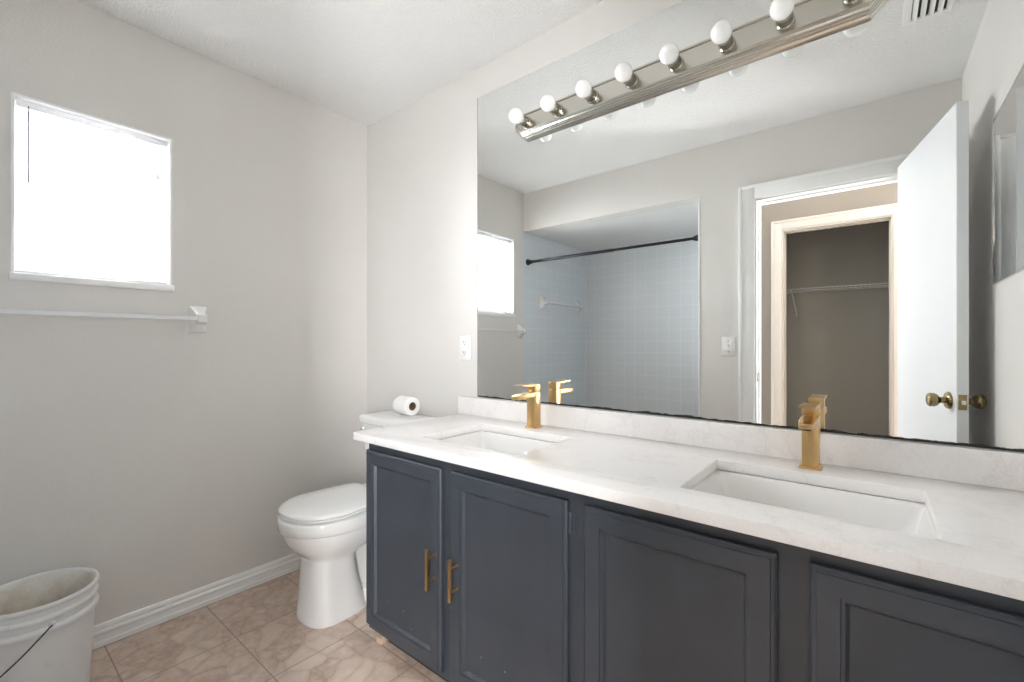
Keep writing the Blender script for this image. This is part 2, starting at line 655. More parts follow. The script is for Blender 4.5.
baseboard('baseboard_left', (0, YB, 0), (0, -0.001, 0), (1, 0, 0), 'white moulded baseboard along the window wall')
baseboard('baseboard_front', (0.016, 0, 0), (0.83, 0, 0), (0, -1, 0), 'white moulded baseboard behind the toilet')
baseboard('baseboard_back', (AX + 0.01, YB, 0), (DX0 - 0.084, YB, 0), (0, 1, 0), 'white moulded baseboard between alcove and doorway')
baseboard('baseboard_hall', (AX + 0.1, HY, 0), (CX0 - 0.075, HY, 0), (0, 1, 0), 'white moulded baseboard along the taupe hall wall')


# cased openings
def casing(name, x0, x1, ztop, y, wid, depth, label, proud=0.015, mat='trim'):
    bm = B()
    box(bm, x0 - wid, x0, y, y + proud, 0, ztop + wid, 0.003)
    box(bm, x1, x1 + wid, y, y + proud, 0, ztop + wid, 0.003)
    box(bm, x0, x1, y, y + proud, ztop, ztop + wid, 0.003)
    # raised outer bead
    box(bm, x0 - wid, x0 - wid + 0.018, y + proud, y + proud + 0.005, 0, ztop + wid, 0.002)
    box(bm, x1 + wid - 0.018, x1 + wid, y + proud, y + proud + 0.005, 0, ztop + wid, 0.002)
    box(bm, x0 - wid + 0.018, x1 + wid - 0.018, y + proud, y + proud + 0.005, ztop + wid - 0.018, ztop + wid, 0.002)
    # jamb lining with stop
    box(bm, x0 - 0.001, x0 + 0.012, y - depth, y + 0.004, 0, ztop)
    box(bm, x1 - 0.012, x1 + 0.001, y - depth, y + 0.004, 0, ztop)
    box(bm, x0 + 0.012, x1 - 0.012, y - depth, y + 0.004, ztop - 0.012, ztop + 0.001)
    box(bm, x0 + 0.012, x0 + 0.022, y - 0.075, y - 0.04, 0, ztop - 0.012)
    box(bm, x1 - 0.022, x1 - 0.012, y - 0.075, y - 0.04, 0, ztop - 0.012)
    box(bm, x0 + 0.022, x1 - 0.022, y - 0.075, y - 0.04, ztop - 0.022, ztop - 0.012)
    return tag(obj(name, bm, mat), label, 'door frame', kind='structure')


t1 = casing('trim_1', DX0, DX1, DZ, YB, 0.086, 0.12, 'white painted casing around the bathroom doorway')
bm = B()
box(bm, DX0 + 0.0115, DX0 + 0.0135, YB - 0.030, YB - 0.006, 0.93, 0.985, 0.0008, 1)
obj('strike_plate', bm, 'brass', t1)
casing('trim_2', CX0, CX1, CZ, HY, 0.070, 0.11, 'cream painted casing around the hall closet opening', mat='trim_beige')
bm = B()
box(bm, AX - 0.006, AX + 0.004, YB - 0.125, YB + 0.003, 0.0, AZ + 0.001, 0.0015)
tag(obj('trim_3', bm, 'caulk'), 'thin white edge strip on the right side of the alcove', 'trim', kind='structure')
bm = B()
box(bm, 0.0, 0.007, AY, AY + 0.007, 0.0, AZ, 0.002)
tag(obj('trim_4', bm, 'caulk'), 'white caulk line up the tiled alcove corner', 'trim', kind='structure')

# window: lined recess, two sashes with panes, sill
w = thing('window_1', 'white single-hung window behind blinds in the left wall', 'window', (0, 0, 0), kind='structure')
wym, wzm = (WY0 + WY1) / 2, 1.70


def frame_bm(y0, y1, z0, z1, x0, x1, wid, bev=0.003):
    bm = B()
    grid_slab(bm, [y0, y0 + wid, y1 - wid, y1], [z0, z0 + wid, z1 - wid, z1], x0, x1, lambda i, j: i == 1 and j == 1,
              lambda u, v, q: Vector((q, u, v)))
    bevel_sharp(bm, bev, 1)
    return bm


obj('frame', frame_bm(WY0 + 0.009, WY1 - 0.009, WZ0 + 0.02, WZ1 - 0.008, -0.115, -0.07, 0.028), 'trim', w)
obj('reveal', frame_bm(WY0, WY1, WZ0, WZ1, -0.119, 0.002, 0.009, 0.001), 'trim', w)
for nm, za, zb, xo in (('upper_sash', wzm - 0.02, WZ1 - 0.035, -0.105), ('lower_sash', WZ0 + 0.048, wzm + 0.022, -0.085)):
    s = obj(nm, frame_bm(WY0 + 0.036, WY1 - 0.036, za, zb, xo, xo + 0.018, 0.032), 'trim', w)
    bm = B()
    box(bm, xo + 0.007, xo + 0.011, WY0 + 0.066, WY1 - 0.066, za + 0.03, zb - 0.03)
    obj('glass_pane', bm, 'glass', s)
bm = B()
box(bm, -0.07, 0.014, WY0 - 0.006, WY1 + 0.006, WZ0 - 0.006, WZ0 + 0.02, 0.005)
obj('sill', bm, 'trim', w)

# the bathroom door, standing open beside the right wall
d_ang = math.atan2(0.67, 0.141)
DL, DT, DH = 0.685, 0.034, 2.052
door = thing('door_1', 'white flush bathroom door standing open beside the right wall', 'door', (2.415, -1.478, 0), d_ang, kind='structure')
bm = B()
box(bm, 0, DL, -DT, 0, 0.012, DH, 0.0015, 1)
obj('slab', bm, 'door', door)


def knob_bm(side):
    prof = [(0, 0), (0.033, 0), (0.033, 0.004), (0.028, 0.010), (0.014, 0.014), (0.011, 0.024), (0.013, 0.030), (0.022, 0.036),
            (0.0265, 0.046), (0.0265, 0.058), (0.022, 0.063), (0.019, 0.064), (0, 0.062)]
    bm = B()
    rot = Matrix.Rotation(-PI / 2 * side, 4, 'X')
    lathe(bm, prof, 32, Matrix.Translation((DL - 0.062, 0.0 if side > 0 else -DT, 0.945)) @ rot)
    return bm


for s in (1, -1):
    k = obj('knob', knob_bm(s), 'brass', door)
bm = B()
box(bm, DL - 0.001, DL + 0.0015, -DT + 0.005, -0.005, 0.917, 0.973, 0.0006, 1)
lp = obj('latch_plate', bm, 'brass', door)
bm = B()
box(bm, DL + 0.001, DL + 0.010, -DT / 2 - 0.007, -DT / 2 + 0.007, 0.937, 0.953, 0.002, 2)
obj('latch_bolt', bm, 'chrome', lp)
for z in (0.25, 1.05, 1.82):
    bm = B()
    lathe(bm, [(0.006, z - 0.045), (0.006, z + 0.045)], 14, Matrix.Translation((-0.004, -DT - 0.003, 0)), True, True)
    obj('hinge', bm, 'brass', door)

# ------------------------------------------------------------------ vanity cabinet
VX0, VX1, VF = 0.834, XR - 0.002, -0.537     # left side, right side, face frame front
VT = 0.800
van = thing('bathroom_vanity', 'long slate blue vanity cabinet with four panelled doors', 'cabinet', (VX0, 0, 0))
L = lambda x: x - VX0
bm = B()
box(bm, 0, 0.018, VF + 0.02, -0.003, 0.092, VT, 0.001, 1)
obj('side_panel', bm, 'cab', van)
bm = B()
box(bm, L(VX1) - 0.018, L(VX1), VF + 0.02, -0.003, 0.092, VT, 0.001, 1)
obj('side_panel', bm, 'cab', van)
bm = B()
xs = [0, 0.03, L(1.235), L(1.310), L(1.70), L(1.782), L(2.158), L(2.24), L(2.61), L(VX1)]
grid_slab(bm, xs, [0.092, 0.14, 0.745, VT], VF, VF + 0.02, lambda i, j: j == 1 and i % 2 == 1, lambda u, v, q: Vector((u, q, v)))
bevel_sharp(bm, 0.001, 1)
obj('face_frame', bm, 'cab', van)
bm = B()
box(bm, 0.018, L(VX1) - 0.018, VF + 0.02, -0.003, 0.092, 0.108)
obj('bottom_panel', bm, 'raw_wood', van)
bm = B()
box(bm, 0.012, L(VX1), -0.458, -0.44, 0.0, 0.092)
obj('toe_kick', bm, 'toe', van)
bm = B()
box(bm, -0.022, 0.008, -0.490, -0.462, 0.0, 0.022, 0.002)
o = obj('shim', bm, 'raw_wood', van)
o['label'] = 'small unpainted wood block'


def panel_door(w, h, t=0.019):
    """routed frame-and-panel cabinet door, local origin bottom-left, front face at y = -t"""
    prof = [(0.0, 0.0), (0.0, -t + 0.007), (0.004, -t + 0.0035), (0.009, -t + 0.0025), (0.010, -t), (0.044, -t), (0.045, -t + 0.004),
            (0.051, -t + 0.0045), (0.057, -t + 0.013), (0.060, -t + 0.0135)]
    bm = B()
    loft(bm, [[Vector((i, y, i)), Vector((w - i, y, i)), Vector((w - i, y, h - i)), Vector((i, y, h - i))] for i, y in prof])
    return bm


def pull_bm(x, z0, z1, y):
    bm = B()
    box(bm, x - 0.0055, x + 0.0055, y - 0.036, y - 0.026, z0, z1, 0.002)
    for z in (z0 + 0.028, z1 - 0.028):
        lathe(bm, [(0.0045, 0.0), (0.0045, 0.028)], 14, Matrix.Translation((x, y, z)) @ Matrix.Rotation(PI / 2, 4, 'X'), True, True)
    return bm


DZ0, DZ1 = 0.115, 0.765
for dx0, dx1, hx, hs in ((0.838, 1.250, 1.226, None), (1.294, 1.716, 1.330, 1), (1.764, 2.173, None, -1), (2.225, 2.636, None, None)):
    d = obj('door', panel_door(dx1 - dx0, DZ1 - DZ0), 'cab', van, (L(dx0), VF - 0.001, DZ0), 25)
    if hx:
        o = obj('pull_handle', pull_bm(hx - dx0, 0.386 - DZ0, 0.515 - DZ0, -0.019), 'gold', d)
        o['label'] = 'brushed gold bar pull'
    if hs:
        x = dx1 - dx0 if hs > 0 else 0.0
        for z in (0.07, 0.585):
            bm = B()
            box(bm, min(x + hs * 0.001, x + hs * 0.018), max(x + hs * 0.001, x + hs * 0.018), -0.002, 0.0005, z - 0.012, z + 0.03, 0.0006, 1)
            lathe(bm, [(0.0, z - 0.022), (0.003, z - 0.02), (0.005, z - 0.016), (0.005, z + 0.034), (0.003, z + 0.038), (0, z + 0.04)], 12,
                  Matrix.Translation((x + hs * 0.004, -0.004, 0)))
            obj('hinge', bm, 'cab', d)

# ------------------------------------------------------------------ countertop with two cut-outs, backsplash
CX_L, CF, CT, CB_ = 0.798, -0.581, 0.830, 0.801
S1, S2 = (1.052, 1.490), (1.967, 2.405)
SY0, SY1 = -0.468, -0.150
ct = thing('countertop', 'white quartz countertop with two rectangular sink cut-outs', 'countertop', (CX_L, 0, CB_))
bm = B()
grid_slab(bm, [0, S1[0] - CX_L, S1[1] - CX_L, S2[0] - CX_L, S2[1] - CX_L, XR - CX_L - 0.001], [CF, SY0, SY1, -0.001], 0, CT - CB_,
          lambda i, j: j == 1 and i in (1, 3), lambda u, v, q: Vector((u, v, q)))
bevel_sharp(bm, 0.0025, 2)
obj('slab', bm, 'quartz', ct)
bm = B()
box(bm, 0.782 - CX_L, XR - CX_L - 0.001, -0.021, -0.001, CT - CB_, 0.913 - CB_, 0.002)
bs = obj('backsplash', bm, 'quartz', loc=(CX_L, 0, CB_))
tag(bs, 'short white quartz backsplash between the counter and the mirror', 'backsplash')


# ------------------------------------------------------------------ sinks
def sink(x0, x1, label):
    cx, cy = (x0 + x1) / 2, (SY0 + SY1) / 2
    hx, hy = (x1 - x0) / 2, (SY1 - SY0) / 2
    s = thing('undermount_sink', label, 'sink', (cx, cy, CB_), group='undermount sinks')
    bm = B()
    loft(bm, [rring(0, 0, hx + 0.022, hy + 0.022, 0.02, -0.014), rring(0, 0, hx + 0.022, hy + 0.022, 0.02, -0.002),
              rring(0, 0, hx + 0.003, hy + 0.003, 0.014, -0.002), rring(0, 0, hx - 0.003, hy - 0.003, 0.016, -0.012),
              rring(0, 0, hx - 0.022, hy - 0.014, 0.03, -0.085), rring(0, 0, hx - 0.036, hy - 0.026, 0.045, -0.112),
              rring(0, 0, hx - 0.07, hy - 0.06, 0.05, -0.122), rring(0, 0, 0.03, 0.03, 0.03, -0.127)], False, True)
    # outer shell
    loft(bm, [rring(0, 0, hx + 0.022, hy + 0.022, 0.02, -0.014), rring(0, 0, hx + 0.002, hy + 0.006, 0.03, -0.02),
              rring(0, 0, hx - 0.02, hy - 0.015, 0.045, -0.12), rring(0, 0, 0.06, 0.06, 0.05, -0.14)], False, True)
    obj('basin', bm, 'porcelain', s, smooth=50)
    bm = B()
    lathe(bm, [(0.024, -0.1265), (0.024, -0.124), (0.020, -0.1225), (0.0, -0.1215)], 28)
    o = obj('drain', bm, 'gold', s)
    return s


sink(*S1, 'white rectangular undermount sink nearer the toilet')
sink(*S2, 'white rectangular undermount sink at the right end of the counter')


# ------------------------------------------------------------------ faucets
def faucet(x, y, label):
    f = thing('faucet', label, 'faucet', (x, y, CT), group='brushed gold faucets')
    bm = B()
    box(bm, -0.0255, 0.0255, -0.0255, 0.0255, 0.0, 0.007, 0.0015)
    obj('base_plate', bm, 'gold', f)
    bm = B()
    box(bm, -0.019, 0.019, -0.021, 0.021, 0.007, 0.139, 0.0018)
    obj('body', bm, 'gold', f)
    # spout: thick at the body, thinning and dipping toward the tip
    bm = B()
    secs = [(0.0208, 0.114, 0.140), (-0.03, 0.119, 0.1395), (-0.09, 0.1195, 0.1365), (-0.119, 0.119, 0.1345), (-0.124, 0.121, 0.1325)]
    rings = []
    for yy, z0, z1 in secs:
        hw = 0.0188 if yy > -0.119 else 0.016
        rings.append([Vector((-hw, yy, z0)), Vector((hw, yy, z0)), Vector((hw, yy, z1)), Vector((-hw, yy, z1))])
    loft(bm, rings)
    bevel_sharp(bm, 0.0015, 2)
    sp = obj('spout', bm, 'gold', f)
    bm = B()
    lathe(bm, [(0.0, 0.1150), (0.0095, 0.1150), (0.0095, 0.121)], 20, Matrix.Translation((0, -0.103, 0)))
    obj('aerator', bm, 'black', sp)
    bm = B()
    box(bm, -0.016, 0.016, -0.017, 0.017, 0.138, 0.152, 0.001)
    obj('cartridge_neck', bm, 'gold', f)
    bm = B()
    box(bm, -0.019, 0.019, -0.021, 0.021, 0.1445, 0.171, 0.0015)
    loft(bm, [[Vector((-0.0188, -0.018, 0.164)), Vector((0.0188, -0.018, 0.164)), Vector((0.0188, -0.018, 0.171)), Vector((-0.0188, -0.018, 0.171))],
              [Vector((-0.0188, -0.098, 0.1695)), Vector((0.0188, -0.098, 0.1695)), Vector((0.0188, -0.098, 0.173)), Vector((-0.0188, -0.098, 0.173))]])
    obj('lever', bm, 'gold', f)
    return f


faucet(1.270, -0.080, 'brushed gold square faucet behind the sink nearer the toilet')
faucet(2.186, -0.085, 'brushed gold square faucet behind the right-hand sink')

# ------------------------------------------------------------------ wall mirror
MX0, MZ0, MZ1 = 0.894, 0.916, 2.296
bm = B()
box(bm, 0, XR - MX0 - 0.001, -0.005, -0.0005, 0, MZ1 - MZ0)
mir = obj('wall_mirror', bm, 'mirror', loc=(MX0, 0, MZ0))
tag(mir, 'large frameless wall mirror with worn black lower edge above the counter', 'mirror')

# ------------------------------------------------------------------ vanity light bar
LX0, LX1, LZ0, LZ1 = 1.128, 2.362, 2.014, 2.130
lb = thing('vanity_light_bar', 'brushed nickel light bar with eight globe bulbs over the mirror', 'light fixture', ((LX0 + LX1) / 2, -0.005, (LZ0 + LZ1) / 2))
hx, hz = (LX1 - LX0) / 2, (LZ1 - LZ0) / 2


def octo(ix, y):
    c = 0.052 - ix * 0.35
    a, b = hx - ix, hz - ix
    c = min(c, b - 0.004)
    p = [(-a + c, -b), (a - c, -b), (a, -b + c), (a, b - c), (a - c, b), (-a + c, b), (-a, b - c), (-a, -b + c)]
    return [Vector((x, y, z)) for x, z in p]


bm = B()
loft(bm, [octo(0.0, 0.0), octo(0.0, -0.008), octo(0.003, -0.011), octo(0.004, -0.016), octo(0.008, -0.018), octo(0.0085, -0.023),
          octo(0.0125, -0.025), octo(0.013, -0.030), octo(0.018, -0.032), octo(0.0185, -0.037), octo(0.025, -0.040), octo(0.0262, -0.036)])
obj('canopy', bm, 'nickel', lb, smooth=22)
for k in range(8):
    bx = 1.204 + 0.1530 * k - (LX0 + LX1) / 2
    bm = B()
    rot = Matrix.Translation((bx, -0.035, 0)) @ Matrix.Rotation(PI / 2, 4, 'X')
    lathe(bm, [(0.0, 0.0), (0.024, 0.0), (0.024, 0.006), (0.020, 0.009), (0.0205, 0.032), (0.0222, 0.034), (0.0222, 0.038), (0.0165, 0.038), (0.0165, 0.020), (0.0, 0.020)], 32, rot)
    sk = obj('socket', bm, 'socket', lb)
    bm = B()
    R = 0.0295
    prof = [(0.0, 0.021), (0.0115, 0.021), (0.0118, 0.042)]
    cz = 0.042 + R * 0.93 - 0.001
    for i in range(1, 19):
        a = math.acos(-0.93) * (1 - i / 18)
        prof.append((R * math.sin(a), cz + R * math.cos(a)))
    prof[-1] = (0.0, cz + R)
    lathe(bm, prof, 36, rot)
    o = obj('bulb', bm, 'bulb', lb)
    o['label'] = 'white frosted globe bulb'


# ------------------------------------------------------------------ toilet
TX = 0.466
to = thing('toilet', 'white two-piece toilet with closed lid between window wall and vanity', 'toilet', (TX, 0, 0))


def egg(yf, yb, hw, z, pf=2.0, pb=2.6, taper=0.0, n=44, wide=0.42):
    """closed plan outline: rounder at the front (-y), squarer and narrower at the back"""
    pts = []
    ym = yb + (yf - yb) * (1 - wide)
    for i in range(n):
        a = 2 * PI * i / n
        c, s = math.cos(a), math.sin(a)
        e = 2 / (pf if s < 0 else pb)
        x = hw * math.copysign(abs(c) ** e, c)
        if s < 0:
            y = ym - (ym - yf) * abs(s) ** e
        else:
            y = ym + (yb - ym) * abs(s) ** e
            x *= 1 - taper * (y - ym) / (yb - ym)
        pts.append(Vector((x, y, z)))
    return pts


PD = dict(pf=2.7, pb=3.5)
bm = B()
loft(bm, [egg(-0.614, -0.345, 0.121, 0.0, **PD), egg(-0.616, -0.345, 0.123, 0.006, **PD), egg(-0.613, -0.355, 0.121, 0.02, **PD), egg(-0.607, -0.375, 0.117, 0.08, **PD),
          egg(-0.601, -0.395, 0.112, 0.16, **PD), egg(-0.597, -0.405, 0.108, 0.225, **PD), egg(-0.597, -0.40, 0.109, 0.256, **PD), egg(-0.604, -0.37, 0.114, 0.270, 2.4, 3.0),
          egg(-0.628, -0.30, 0.132, 0.290, 2.2, 2.8), egg(-0.655, -0.23, 0.155, 0.318), egg(-0.672, -0.21, 0.170, 0.347), egg(-0.681, -0.20, 0.178, 0.375), egg(-0.683, -0.19, 0.180, 0.387),
          egg(-0.692, -0.18, 0.188, 0.391), egg(-0.697, -0.18, 0.191, 0.396), egg(-0.699, -0.18, 0.192, 0.436), egg(-0.696, -0.18, 0.190, 0.442), egg(-0.688, -0.19, 0.184, 0.444),
          egg(-0.62, -0.25, 0.13, 0.444)])
# rear trapway and foot
loft(bm, [rring(0, -0.21, 0.108, 0.17, 0.05, 0.0), rring(0, -0.21, 0.108, 0.17, 0.05, 0.035), rring(0, -0.21, 0.098, 0.16, 0.05, 0.05),
          rring(0, -0.24, 0.052, 0.19, 0.05, 0.075), rring(0, -0.25, 0.050, 0.20, 0.05, 0.20), rring(0, -0.24, 0.08, 0.20, 0.05, 0.28),
          rring(0, -0.16, 0.13, 0.15, 0.05, 0.345), rring(0, -0.17, 0.165, 0.155, 0.05, 0.39), rring(0, -0.17, 0.165, 0.155, 0.05, 0.443)])
obj('bowl', bm, 'porcelain', to, smooth=50)
bm = B()
ST = dict(pf=2.0, pb=9.0, taper=0.14)
loft(bm, [egg(-0.686, -0.268, 0.174, 0.4485, **ST), egg(-0.689, -0.266, 0.177, 0.451, **ST), egg(-0.689, -0.266, 0.177, 0.456, **ST), egg(-0.684, -0.270, 0.173, 0.4585, **ST)])
obj('seat', bm, 'seat', to, smooth=50)
bm = B()
loft(bm, [egg(-0.686, -0.272, 0.177, 0.4605, **ST), egg(-0.692, -0.268, 0.182, 0.464, **ST), egg(-0.692, -0.268, 0.182, 0.470, **ST), egg(-0.687, -0.272, 0.178, 0.4745, **ST),
          egg(-0.672, -0.285, 0.166, 0.478, **ST), egg(-0.58, -0.34, 0.10, 0.4795, **ST)])
obj('lid', bm, 'seat', to, smooth=50)
for s in (-1, 1):
    bm = B()
    lathe(bm, [(0.0, -0.022), (0.011, -0.022), (0.0125, -0.018), (0.0125, 0.018), (0.011, 0.022), (0, 0.022)], 18,
          Matrix.Translation((s * 0.075, -0.255, 0.462)) @ Matrix.Rotation(PI / 2, 4, 'Y'))
    box(bm, s * 0.075 - 0.018, s * 0.075 + 0.018, -0.266, -0.238, 0.440, 0.456, 0.004)
    obj('lid_hinge', bm, 'seat', to)


def tank_ring(hx, yf, yb, bow, z, r=0.03):
    """rounded box plan with a gently bowed front"""
    out = []
    for p in rring(0, (yf + yb) / 2, hx, (yb - yf) / 2, r, z, 6):
        t = max(0.0, (yb - p.y) / (yb - yf))
        out.append(Vector((p.x, p.y - bow * t * (1 - (p.x / hx) ** 2), z)))
    # extra points would smooth the front; subdivide the two long front points
    n = []
    for i, p in enumerate(out):
        q = out[(i + 1) % len(out)]
        n.append(p)
        if abs(p.x - q.x) > hx:
            for k in range(1, 10):
                x = p.x + (q.x - p.x) * k / 10
                y0 = (p.y + q.y) / 2
                if y0 < (yf + yb) / 2:
                    yy = yf - bow * (1 - (x / hx) ** 2)
                else:
                    yy = yb
                n.append(Vector((x, yy, z)))
    return n


bm = B()
loft(bm, [tank_ring(0.165, -0.175, -0.03, 0.01, 0.443), tank_ring(0.180, -0.188, -0.028, 0.012, 0.456), tank_ring(0.187, -0.195, -0.025, 0.014, 0.52),
          tank_ring(0.203, -0.205, -0.02, 0.016, 0.66), tank_ring(0.210, -0.208, -0.02, 0.016, 0.757)])
obj('tank', bm, 'porcelain', to, smooth=50)
bm = B()
loft(bm, [tank_ring(0.212, -0.210, -0.018, 0.016, 0.758), tank_ring(0.219, -0.217, -0.014, 0.017, 0.763), tank_ring(0.221, -0.219, -0.012, 0.017, 0.785),
          tank_ring(0.217, -0.215, -0.014, 0.017, 0.795), tank_ring(0.207, -0.205, -0.022, 0.016, 0.800), tank_ring(0.15, -0.15, -0.07, 0.01, 0.802)])
obj('tank_lid', bm, 'porcelain', to, smooth=50)
bm = B()
lathe(bm, [(0, 0), (0.015, 0), (0.015, 0.006), (0.010, 0.010), (0.008, 0.016), (0, 0.017)], 20, Matrix.Translation((-0.172, -0.212, 0.728)) @ Matrix.Rotation(PI / 2, 4, 'X'))
tube(bm, [(-0.172, -0.226, 0.728), (-0.145, -0.232, 0.726), (-0.11, -0.236, 0.722), (-0.095, -0.237, 0.720)], 0.006, 12)
o = obj('flush_lever', bm, 'chrome', to)
o['label'] = 'chrome flush lever'
for s in (-1, 1):
    bm = B()
    lathe(bm, [(0.013, 0.0), (0.013, 0.012), (0.009, 0.02), (0, 0.022)], 16, Matrix.Translation((s * 0.098, -0.21, 0.042)))
    obj('bolt_cap', bm, 'seat', to)

# toilet paper roll lying on the tank lid
tp = thing('toilet_paper_roll', 'white toilet paper roll lying on the toilet tank lid', 'toilet paper', (0.478, -0.085, 0.8025), math.radians(-4))
RR = 0.046
rot = Matrix.Translation((-0.052, 0, RR)) @ Matrix.Rotation(PI / 2, 4, 'Y')
bm = B()
lathe(bm, [(0.021, 0.0), (RR - 0.003, 0.0), (RR, 0.003), (RR, 0.101), (RR - 0.003, 0.104), (0.021, 0.104)], 48, rot)
# loose sheet tail pressed against the roll
tail = []
for i in range(14):
    a = math.radians(-160 - 5 * i)
    ring = []
    for r, x in ((RR - 0.001, -0.0515), (RR - 0.001, 0.0515), (RR + 0.0012, 0.0515), (RR + 0.0012, -0.0515)):
        ring.append(Vector((x, r * math.cos(a), RR - r * math.sin(a) * 0 + r * math.sin(a))))
    tail.append(ring)
loft(bm, tail)
obj('tissue', bm, 'paper', tp)
bm = B()
lathe(bm, [(0.0205, 0.001), (0.0205, 0.103), (0.0195, 0.103), (0.0195, 0.001), (0.0205, 0.001)], 32, rot)
obj('core', bm, 'card', tp)

# ------------------------------------------------------------------ bucket
bu = thing('plastic_bucket', 'scuffed white plastic bucket on the floor under the window', 'bucket', (0.217, -1.352, 0))
bm = B()
lathe(bm, [(0.0, 0.004), (0.118, 0.004), (0.122, 0.0), (0.1255, 0.004), (0.1255, 0.012), (0.139, 0.272), (0.1395, 0.277), (0.1475, 0.279), (0.1490, 0.284),
           (0.1490, 0.290), (0.1475, 0.295), (0.1405, 0.299), (0.1405, 0.316), (0.1465, 0.318), (0.1475, 0.322), (0.1475, 0.327), (0.1460, 0.331), (0.1410, 0.334),
           (0.1412, 0.352), (0.1470, 0.354), (0.1490, 0.358), (0.1490, 0.364), (0.1470, 0.368), (0.1430, 0.3685), (0.1405, 0.366), (0.1395, 0.358)], 72)
obj('shell', bm, 'bucket', bu, smooth=50)
bm = B()
lathe(bm, [(0.1397, 0.359), (0.1375, 0.33), (0.1355, 0.27), (0.1225, 0.02), (0.118, 0.012), (0.0, 0.012)], 72)
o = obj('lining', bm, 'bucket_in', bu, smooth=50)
o['label'] = 'dirty tan-stained inside'
EA = math.radians(9)     # bearing of the ear that faces the camera
for s in (1, -1):
    a = EA if s > 0 else EA + PI
    bm = B()
    mt = Matrix.Rotation(a, 4, 'Z') @ Matrix.Translation((0.136, 0, 0.303)) @ Matrix.Rotation(PI / 2, 4, 'Y')
    lathe(bm, [(0.009, 0.0), (0.009, 0.010), (0.007, 0.013), (0, 0.0135)], 24, mt)
    obj('ear', bm, 'bucket', bu)
# bail: a wire half-ring hanging down on the camera side
bm = B()
ax = Vector((math.cos(EA), math.sin(EA), 0))
sd = Vector((math.sin(EA), -math.cos(EA), 0))      # the side it hangs to
pts = []
for i in range(25):
    t = PI * i / 24
    p = ax * (0.149 * math.cos(t)) + sd * (0.152 * math.sin(t) ** 0.85) + Vector((0, 0, 0.303 - 0.165 * math.sin(t) ** 0.9))
    pts.append(p)
tube(bm, pts, 0.0022, 8)
o = obj('bail_handle', bm, 'wire', bu)
o['label'] = 'thin dark wire handle hanging down'


# ------------------------------------------------------------------ towel bars
def bracket_bm(s):
    """square ceramic post, pyramid foot on the wall at x = 0, cup facing s along y"""
    bm = B()
    def sq(x, hy, z0, z1):
        return [Vector((x, -hy, z0)), Vector((x, hy, z0)), Vector((x, hy, z1)), Vector((x, -hy, z1))]
    loft(bm, [sq(0, 0.034, -0.058, 0.058), sq(0.007, 0.034, -0.058, 0.058), sq(0.012, 0.029, -0.052, 0.052), sq(0.030, 0.020, -0.026, 0.034),
              sq(0.046, 0.0175, -0.017, 0.021), sq(0.066, 0.0175, -0.017, 0.019), sq(0.070, 0.014, -0.013, 0.015)])
    bevel_sharp(bm, 0.003, 2, 0.25)
    return bm


def towel_bar(y0, y1, z, label, group):
    t = thing('towel_bar', label, 'towel bar', (0, (y0 + y1) / 2, z), group=group)
    h = abs(y1 - y0) / 2
    for s in (-1, 1):
        obj('bracket', bracket_bm(s), 'porcelain', t, (0, s * h, 0), 30)
    bm = B()
    box(bm, 0.047, 0.064, -h + 0.016, h - 0.016, -0.0075, 0.0095, 0.002)
    obj('rod', bm, 'acrylic', t)
    return t


towel_bar(-1.470, -0.848, 1.268, 'white towel bar below the window', 'white ceramic towel bars')
towel_bar(-2.415, -1.80, 1.533, 'white towel bar on the tiled shower wall', 'white ceramic towel bars')

# ------------------------------------------------------------------ shower rod
RY, RZ = -1.585, 1.866
sr = thing('shower_curtain_rod', 'black shower curtain rod spanning the tiled alcove', 'shower rod', (0, RY, RZ))
bm = B()
rx = Matrix.Rotation(PI / 2, 4, 'Y')
lathe(bm, [(0, 0.02), (0.0125, 0.02), (0.0125, 0.80), (0.0105, 0.802), (0.0105, AX - 0.03), (0, AX - 0.03)], 20, rx)
obj('rod', bm, 'black', sr)
fl = [(0, 0.001), (0.027, 0.001), (0.028, 0.006), (0.024, 0.010), (0.019, 0.030), (0.0145, 0.048), (0.0, 0.048)]
bm = B()
lathe(bm, fl, 24, rx)
obj('flange', bm, 'black', sr)
bm = B()
lathe(bm, fl, 24, Matrix.Translation((AX - 0.006, 0, 0)) @ Matrix.Rotation(-PI / 2, 4, 'Y'))
obj('flange', bm, 'black', sr)

# ------------------------------------------------------------------ window blind
bl = thing('window_blind', 'white horizontal slat blind raised open inside the window recess', 'blind', (-0.034, wym, WZ1 - 0.010))
bh = (WY1 - WY0) / 2 - 0.013
bl['label'] = 'white mini blind with open slats hanging in the window'
bm = B()
box(bm, -0.014, 0.014, -bh, bh, -0.026, 0.0, 0.002)
obj('head_rail', bm, 'slat', bl)
NS = 27
zt, zb = -0.048, WZ0 + 0.046 - (WZ1 - 0.010)
for k in range(NS):
    z = zt + (zb - zt) * k / (NS - 1)
    bm = B()
    sec = [(-0.0125, -0.0006), (-0.006, 0.0012), (0.0, 0.0018), (0.006, 0.0012), (0.0125, -0.0006)]
    top = [Vector((x, 0, zz)) for x, zz in sec]
    bot = [Vector((x, 0, zz - 0.0007)) for x, zz in reversed(sec)]
    rm = Matrix.Rotation(math.radians(6), 4, 'Y')
    loft(bm, [[rm @ p + Vector((0, yy, 0)) for p in top + bot] for yy in (-bh, bh)])
    obj('slat', bm, 'slat', bl, (0, 0, z))
bm = B()
box(bm, -0.0125, 0.0125, -bh, bh, zb - 0.028, zb - 0.014, 0.002)
obj('bottom_rail', bm, 'slat', bl)
for yy in (-0.115, 0.115):
    bm = B()
    for xx in (-0.0135, 0.0135):
        tube(bm, [(xx, yy, -0.02), (xx, yy, zb - 0.014)], 0.0007, 6)
    obj('ladder_cord', bm, 'slat', bl)
bm = B()
